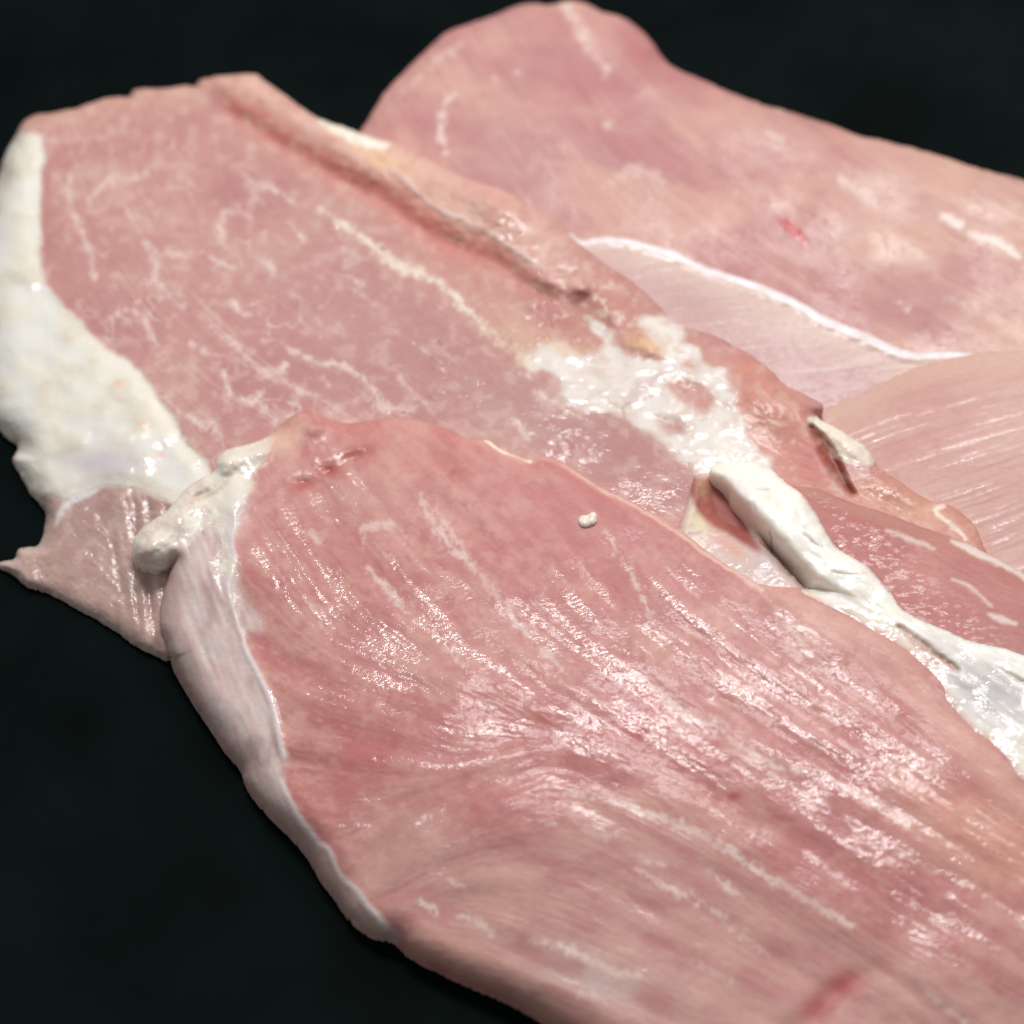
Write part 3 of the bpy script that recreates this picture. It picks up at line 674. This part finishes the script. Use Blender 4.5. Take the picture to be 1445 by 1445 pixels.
    # where fibre ends break the wet film into grains
    grain = np.clip(blob(560,900,210,110,35)+blob(700,1030,150,70,30)+blob(890,900,110,90,50)+blob(1080,940,150,60,38)+blob(1230,1080,220,80,36)+blob(880,1060,150,60,30)+blob(480,1100,120,90,50)*.8+blob(1250,1230,150,60,30)+blob(480,670,60,40)*1.1+blob(620,1160,110,60,-30)*.9+blob(1400,1260,120,70,35)+blob(430,860,60,90,-20)*.9+blob(440,1020,60,60)*.7+blob(560,980,120,60,20)*.6+blob(620,1260,90,50,40)*.5+blob(800,1230,140,40,25)*.45+blob(880,1380,80,30,20)*.5, 0, 1)
    lg = lic(vnoise(PX/10, PY/10, 104), ang, 80, 3.5)
    gp = ss(.0,.46,.55*fbm(PX/70, PY/60, 103, 2)+.30*lg+.10*s2)
    G = grain*gp
    sfl = ss(.0,.4,fbm(PX/50, PY/50, 112, 2))
    memb = ss(-9,11,5*fbm(PX/20, PY/30, 135, 3)+sdf([(249,784),(240,811),(226,850),(224,881),(232,908),(240,939),(254,964),(276,998),(300,1031),(340,1090),(380,1150),(430,1206),(470,1270),(520,1320),(560,1330),(548,1305),(520,1280),(480,1236),(445,1184),(420,1150),(398,1108),(402,1075),(392,1030),(384,1000),(377,978),(363,946),(346,920),(336,892),(372,886),(352,853),(336,811),(329,763),(332,721),(300,715),(262,745)], 1.2, 3))
    nod_d = sdf([(180,762),(204,738),(235,717),(263,686),(290,668),(300,655),(300,640),(325,626),(367,617),(384,612),(378,640),(367,663),(353,694),(339,721),(327,763),(330,798),(320,818),(310,800),(312,770),(300,740),(270,760),(252,780),(238,800),(215,804),(186,796)], 1.0, 3)
    nod = ss(-5,7,nod_d+6*fbm(PX/18, PY/16, 128, 3))
    meat = (1-memb)*(1-nod)
    Z = Z+meat*(.008*s1+.012*s1*G+.003*s2+.006*s2*sfl)+memb*(.12*fbm(PX/22, PY/40, 105, 3)+.03*lic(vnoise(PX/8, PY/8, 120), np.full((H, W), math.radians(70), np.float32), 40))+nod*.14*fbm(PX/16, PY/13, 106, 3)
    rg = lic(vnoise(PX/26, PY/26, 140), ang, 150, 5.0)
    Z = Z+meat*.13*blur(rg, 3)*ss(8,50,d)
    # ---- colour
    p = Paint((190,118,114))
    p.mix(ss(.4,2,rg), (200,138,130), .4).mix(ss(-.4,-2,rg), (176,94,90), .5)
    v = lowvar(107); p.mix(ss(0,.5,v), (196,136,128), .6).mix(ss(0,-.5,v), (176,98,96), .6)
    st = fbm(PX/60, PY/60, 108, 3)
    p.mix(ss(.7,2.4,s2), (208,158,150), .13).mix(ss(-.7,-2.4,s2), (172,92,88), .12)
    mo = fbm(PX/13+PY/40, PY/11-PX/40, 119, 4); p.mix(ss(.1,.5,mo), (206,150,142), .35).mix(ss(-.1,-.5,mo), (170,90,88), .4)
    low = ss(-40,40,sdf([(560,1130),(700,1180),(860,1150),(960,1170),(1060,1225),(1160,1285),(1260,1340),(1400,1380),(1640,1460),(1640,1660),(700,1660),(540,1330),(480,1230)], 2))
    p.mix(low, (186,134,126), .7)
    p.mix(blob(720,1400,110,40,25), (176,118,108), .6).mix(blob(840,1380,90,34,20), (204,178,176), .6)
    p.mix(blob(600,640,120,40,10), (198,124,116), .6).mix(blob(820,720,140,50,30), (196,118,120), .6)
    p.mix(blob(500,700,70,40), (192,140,132), .5)
    p.mix(blob(1390,1180,130,60,35), (208,140,116), .6)
    pe = .8*fbm(PX/70+PY/160, PY/45-PX/110, 132, 4)+.12*lg; p.mix(ss(.05,.45,pe), (202,148,136), .4).mix(ss(-.05,-.45,pe), (176,100,100), .5)
    for (x, y, rx, ry, an, k) in ((466,664,16,10,0,.9),(430,682,18,9,-10,.7),(505,640,34,10,-20,.6),(520,1060,60,22,20,.5),(765,1010,30,10,30,.5),(900,1030,26,12,20,.7),(1035,1125,10,6,0,.9),(1190,1390,22,16,-30,.9),(1155,1425,22,18,-30,.9),(1000,1070,60,16,25,.4),(1250,990,60,14,40,.4),(640,668,10,5,-30,.5)):
        p.mix(blob(x,y,rx,ry,an), (168,62,62), k)
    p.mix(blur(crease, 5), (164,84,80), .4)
    pale = [([(591,700,6),(621,750,8),(649,780,10),(677,811,8),(711,852,5),(733,883,6),(761,913,5),(796,946,3)], .5),
        ([(619,691,3),(616,711,4),(630,742,5),(657,774,4)], .4), ([(520,803,5),(544,830,7),(566,855,4),(594,883,3),(627,905,4),(652,941,3)], .6),
        ([(855,750,3),(872,772,4),(888,803,5),(905,839,4),(919,872,4),(937,910,2)], .55),
        ([(925,970,4),(949,994,8),(977,1016,8),(1010,1027,6),(1046,1057,6),(1088,1077,6),(1108,1087,4),(1166,1097,3),(1194,1111,3),(1232,1135,3),(1270,1158,2)], .6),
        ([(800,1120,4),(870,1135,6),(935,1154,9),(987,1177,10),(1028,1201,10),(1073,1232,9),(1111,1253,9),(1160,1281,9),(1205,1307,4)], .7),
        ([(900,1227,3),(927,1244,7),(955,1261,8),(982,1279,4)], .6), ([(976,1260,3),(990,1275,6),(1023,1293,3)], .5), ([(906,1210,3),(938,1223,4)], .5), ([(1003,1230,3),(1025,1248,6),(1045,1262,3)], .5),
        ([(752,1332,4),(788,1336,7),(822,1350,8),(872,1372,10),(905,1376,5)], .65), ([(814,1409,4),(830,1402,6),(854,1414,4)], .5), ([(648,1293,4),(675,1303,7),(694,1320,4)], .5),
        ([(1306,1403,5),(1335,1424,9),(1362,1445,6)], .6), ([(510,745,6),(530,742,9),(556,738,5)], .45), ([(516,755,4),(508,786,5)], .3), ([(440,752,4),(450,765,5)], .5), ([(430,840,4),(447,860,8),(450,885,4)], .35),
        ([(1040,800,2),(1076,835,3),(1130,905,4),(1180,960,2)], .35), ([(740,1155,3),(800,1172,5)], .5), ([(810,1160,3),(860,1182,4)], .4), ([(595,1272,10),(615,1285,9)], .55),
        ([(630,1240,3),(655,1252,3)], .4), ([(1030,1310,4),(1080,1345,4)], .35), ([(985,1360,3),(1030,1385,4)], .35)]
    for s, k in pale:
        m = stroke(s, 5, 1.4, 1)*np.clip(.8+.6*PATCH, .3, 1); p.mix(blur(m, 3), (204,150,138), .4*k); p.mix(m, (228,204,196), k)
    # thin pale edge toward the middle slice
    p.mix(ss(10,2,d)*ss(640,700,PX)*ss(860,800,PY), (214,156,142), .6)
    p.mix(stroke([(683,621,4),(706,634,8),(728,643,8),(748,650,3)], 2), (238,218,196), .95)
    p.mix(stroke([(795,655,2),(848,692,4),(900,717,3),(960,755,4),(1014,793,4),(1075,832,5)], 2.5), (224,180,166), .7)
    p.mix(stroke([(1100,838,20),(1160,868,24),(1210,896,26),(1262,926,30),(1325,1010,34),(1390,1075,34),(1450,1135,34)], 22), (212,156,142), .65)
    # membrane and fat of the left corner
    mv = fbm(PX/30, PY/46, 109, 4)
    wr2 = lic(vnoise(PX/7, PY/7, 134), np.full((H, W), math.radians(66), np.float32), 46)
    p.mix(memb, (202,172,166), .92).mix(memb*ss(.3,2,wr2), (214,198,194), .5).mix(memb*ss(-.3,-2,wr2), (180,132,128), .45).mix(memb*ss(0,.5,mv), (206,186,182), .7).mix(memb*ss(0,-.5,mv), (172,136,138), .7)
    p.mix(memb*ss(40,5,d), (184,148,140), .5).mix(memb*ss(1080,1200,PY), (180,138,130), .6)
    p.mix(ml, (218,202,202), .85).mix(r2, (216,202,198), .75)
    p.mix(nod, (224,212,197), .95).mix(nod*ss(0,.5,mv), (222,196,178), .6).mix(nod*ss(.05,.4,fbm(PX/14, PY/20, 131, 3)), (206,176,172), .6)
    p.mix(blob(330,720,16,34,8), (216,200,196), .7).mix(stroke([(268,712,3),(300,695,4),(322,678,4)], 3), (196,160,140), .6)
    p.mix(blob(400,620,34,16,-30), (214,170,148), .75)
    wet = np.clip(.04+1.05*G+.1*grain, 0, 1)
    wet = wet*(1-.55*low*(1-grain))
    wet = np.maximum(wet, np.maximum(.6*memb*ss(-.15,.25,fbm(PX/26, PY/40, 129, 3)), .7*nod*ss(-.2,.2,fbm(PX/16, PY/16, 130, 3))))
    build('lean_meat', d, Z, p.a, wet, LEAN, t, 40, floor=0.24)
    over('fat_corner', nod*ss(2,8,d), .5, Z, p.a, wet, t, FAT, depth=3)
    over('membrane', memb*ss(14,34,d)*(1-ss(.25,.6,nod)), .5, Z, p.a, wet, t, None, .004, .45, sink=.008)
    settle(d, Z)
    # ---- dark muscle beyond the strip
    mu = sdf([(1100,690),(1125,687),(1160,692),(1194,706),(1222,716),(1256,726),(1291,740),(1326,752),(1353,761),(1388,778),(1416,792),(1445,811),(1540,860),(1610,960),(1540,1020),(1400,960),(1280,900),(1200,820),(1140,740)], .35, 3)
    zm = tps([(1160,705,18.6),(1250,765,20),(1400,855,20.6),(1440,825,19),(1300,850,20.4),(1600,950,19),(1330,770,18.8),(1200,780,20.2)])
    am, m1, m2 = fibres([(1200,740,32),(1300,800,30),(1440,880,25)], 8, 55)
    w1 = fbm(PX/20, PY/6-PX/26, 113, 3)
    Zm = lay(mu, zm, .3, 26)+.035*w1+.012*m1+.006*m2
    pm = Paint((174,98,94)).mix(ss(0,.5,lowvar(114)), (188,120,112), .6).mix(ss(.6,2.2,m2), (182,124,118), .35)
    pm.mix(ss(26,6,mu)*ss(1470,1330,PX), (186,136,122), .4).mix(ss(1300,1430,PX)*.6, (176,108,104))
    sts = [([(1250,748,3),(1290,762,7),(1320,774,4)], .6), ([(1344,763,4),(1373,778,10),(1404,791,9),(1446,814,6),(1500,850,4)], .85), ([(1344,816,3),(1369,830,5),(1398,855,3)], .6), ([(1396,866,4),(1412,874,9),(1432,879,5)], .7)]
    for s, k in sts: pm.mix(stroke(s, 3.5), (226,204,196), k)
    wm = np.clip(.05+1.2*np.clip(blob(1210,760,70,36,35)+blob(1270,830,60,26,30)+blob(1350,880,50,20,20)*.8+blob(1180,705,40,8,15), 0, 1)*ss(.12,.3,fbm(PX/11, PY/4, 118, 2)), 0, 1)
    side = build('dark_muscle', mu, Zm, pm.a, wm, LEAN, t, 40, floor=.5)
    for s, k in sts[:2]: over('pale_streak', stroke(s, 3.5), .45, Zm, pm.a, wm, t)
    settle(mu, Zm)
    # ---- fat strip
    sp = sdf([(1004,677),(1000,664),(1018,654),(1059,651),(1090,663),(1108,680),(1132,698),(1149,719),(1166,750),(1184,774),(1222,795),(1239,815),(1256,836),(1277,864),(1308,879),(1350,896),(1395,910),(1445,924),(1560,980),(1600,1090),(1540,1150),(1445,1112),(1412,1073),(1391,1052),(1360,1028),(1328,992),(1322,962),(1290,930),(1256,908),(1232,897),(1201,880),(1159,859),(1130,845),(1115,822),(1094,799),(1073,771),(1049,737),(1033,713),(1023,690)], .6, 3)
    zs = tps([(1010,668,21.6),(1059,670,23.4),(1090,730,24.2),(1150,790,23.6),(1200,840,22.7),(1280,905,22.2),(1350,960,22.2),(1440,1050,21.2),(1440,960,21.2),(1200,876,21.5),(1300,950,21.5),(1380,1035,20.7),(1440,1105,20.2),(1600,1100,20.6)])
    fr2, wd2 = idw([(1010,660,.4,20),(1090,665,.35,26),(1166,750,.2,22),(1240,815,.1,20),(1300,880,.1,20),(1440,924,.05,24),(1040,725,.45,18),(1094,799,.3,22),(1150,858,.0,26),(1260,910,.0,30),(1370,1030,.0,34),(1440,1110,.0,34)], 3)
    lump = fbm(PX/30, PY/26, 115, 2)
    zs = zs+.4*lump*ss(1300,1150,PX)+.12*lump
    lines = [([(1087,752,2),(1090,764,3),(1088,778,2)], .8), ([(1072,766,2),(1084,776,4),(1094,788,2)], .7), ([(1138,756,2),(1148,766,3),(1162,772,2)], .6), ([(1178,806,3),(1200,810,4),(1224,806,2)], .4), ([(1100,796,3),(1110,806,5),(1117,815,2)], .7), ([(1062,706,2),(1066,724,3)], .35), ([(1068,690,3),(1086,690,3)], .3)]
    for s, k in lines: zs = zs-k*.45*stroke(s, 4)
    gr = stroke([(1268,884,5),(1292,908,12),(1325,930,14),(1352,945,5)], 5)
    zs = zs-1.0*gr
    # wet creases run along the lower right part
    wl = lic(vnoise(PX/11, PY/11, 116), np.full((H, W), math.radians(38), np.float32), 36)
    lowr = ss(-30,30,PY-(796+(PX-1140)*.8))
    Zs = lay(sp, zs, fr2, wd2)
    q = lowr*ss(46,5,sp); Zs = Zs*(1-q)+(ZU-.06+.09*ss(0,16,sp))*q
    Zs = Zs+(1-q)*(.09*wl*ss(1180,1300,PX)+.012*fbm(PX/9, PY/9, 117, 2))
    ps = Paint((237,229,219)).mix(ss(.05,.5,lump), (230,214,200), .6)
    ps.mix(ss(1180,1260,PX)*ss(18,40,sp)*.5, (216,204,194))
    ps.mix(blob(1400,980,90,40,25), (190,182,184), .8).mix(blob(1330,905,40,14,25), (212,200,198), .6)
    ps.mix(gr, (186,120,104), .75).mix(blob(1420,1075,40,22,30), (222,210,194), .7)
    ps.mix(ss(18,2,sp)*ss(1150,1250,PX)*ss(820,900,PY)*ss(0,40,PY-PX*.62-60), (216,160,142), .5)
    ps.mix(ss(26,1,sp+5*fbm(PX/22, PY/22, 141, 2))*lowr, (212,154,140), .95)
    ps.mix(blob(1060,690,50,30,30)+blob(1180,830,50,20,40), (238,230,222), .6)
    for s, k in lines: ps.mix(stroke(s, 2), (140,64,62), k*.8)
    ps.mix(blob(1045,705,10,30,-35), (216,186,182), .6)
    wsx = np.clip(.55+.45*ss(1150,1260,PX), 0, 1)*ss(-.3,.15,fbm(PX/22, PY/16, 133, 3))
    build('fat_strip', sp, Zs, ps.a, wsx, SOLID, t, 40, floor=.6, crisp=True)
    settle(sp, Zs)

def crumb():
    f = sdf([(816,733),(820,726),(828,728),(834,722),(841,724),(842,731),(840,738),(833,739),(827,743),(819,741)], .4, 3)
    Z = lay(f, ZU+.9+.25*fbm(PX/5, PY/5, 121, 2), .15, 7)
    p = Paint((232,218,204))
    o = build('fat_crumb', f, Z+.25*blob(836,727,5,4), p.a, np.full((H, W), .6, np.float32), FAT, None, .6)
    o['label'] = 'tiny loose white crumb of fat lying on the large front slice'; o['category'] = 'fat crumb'

back_slice(); rim_slice(); fibrous_slice(); marbled_slice(); front_slice(); crumb()
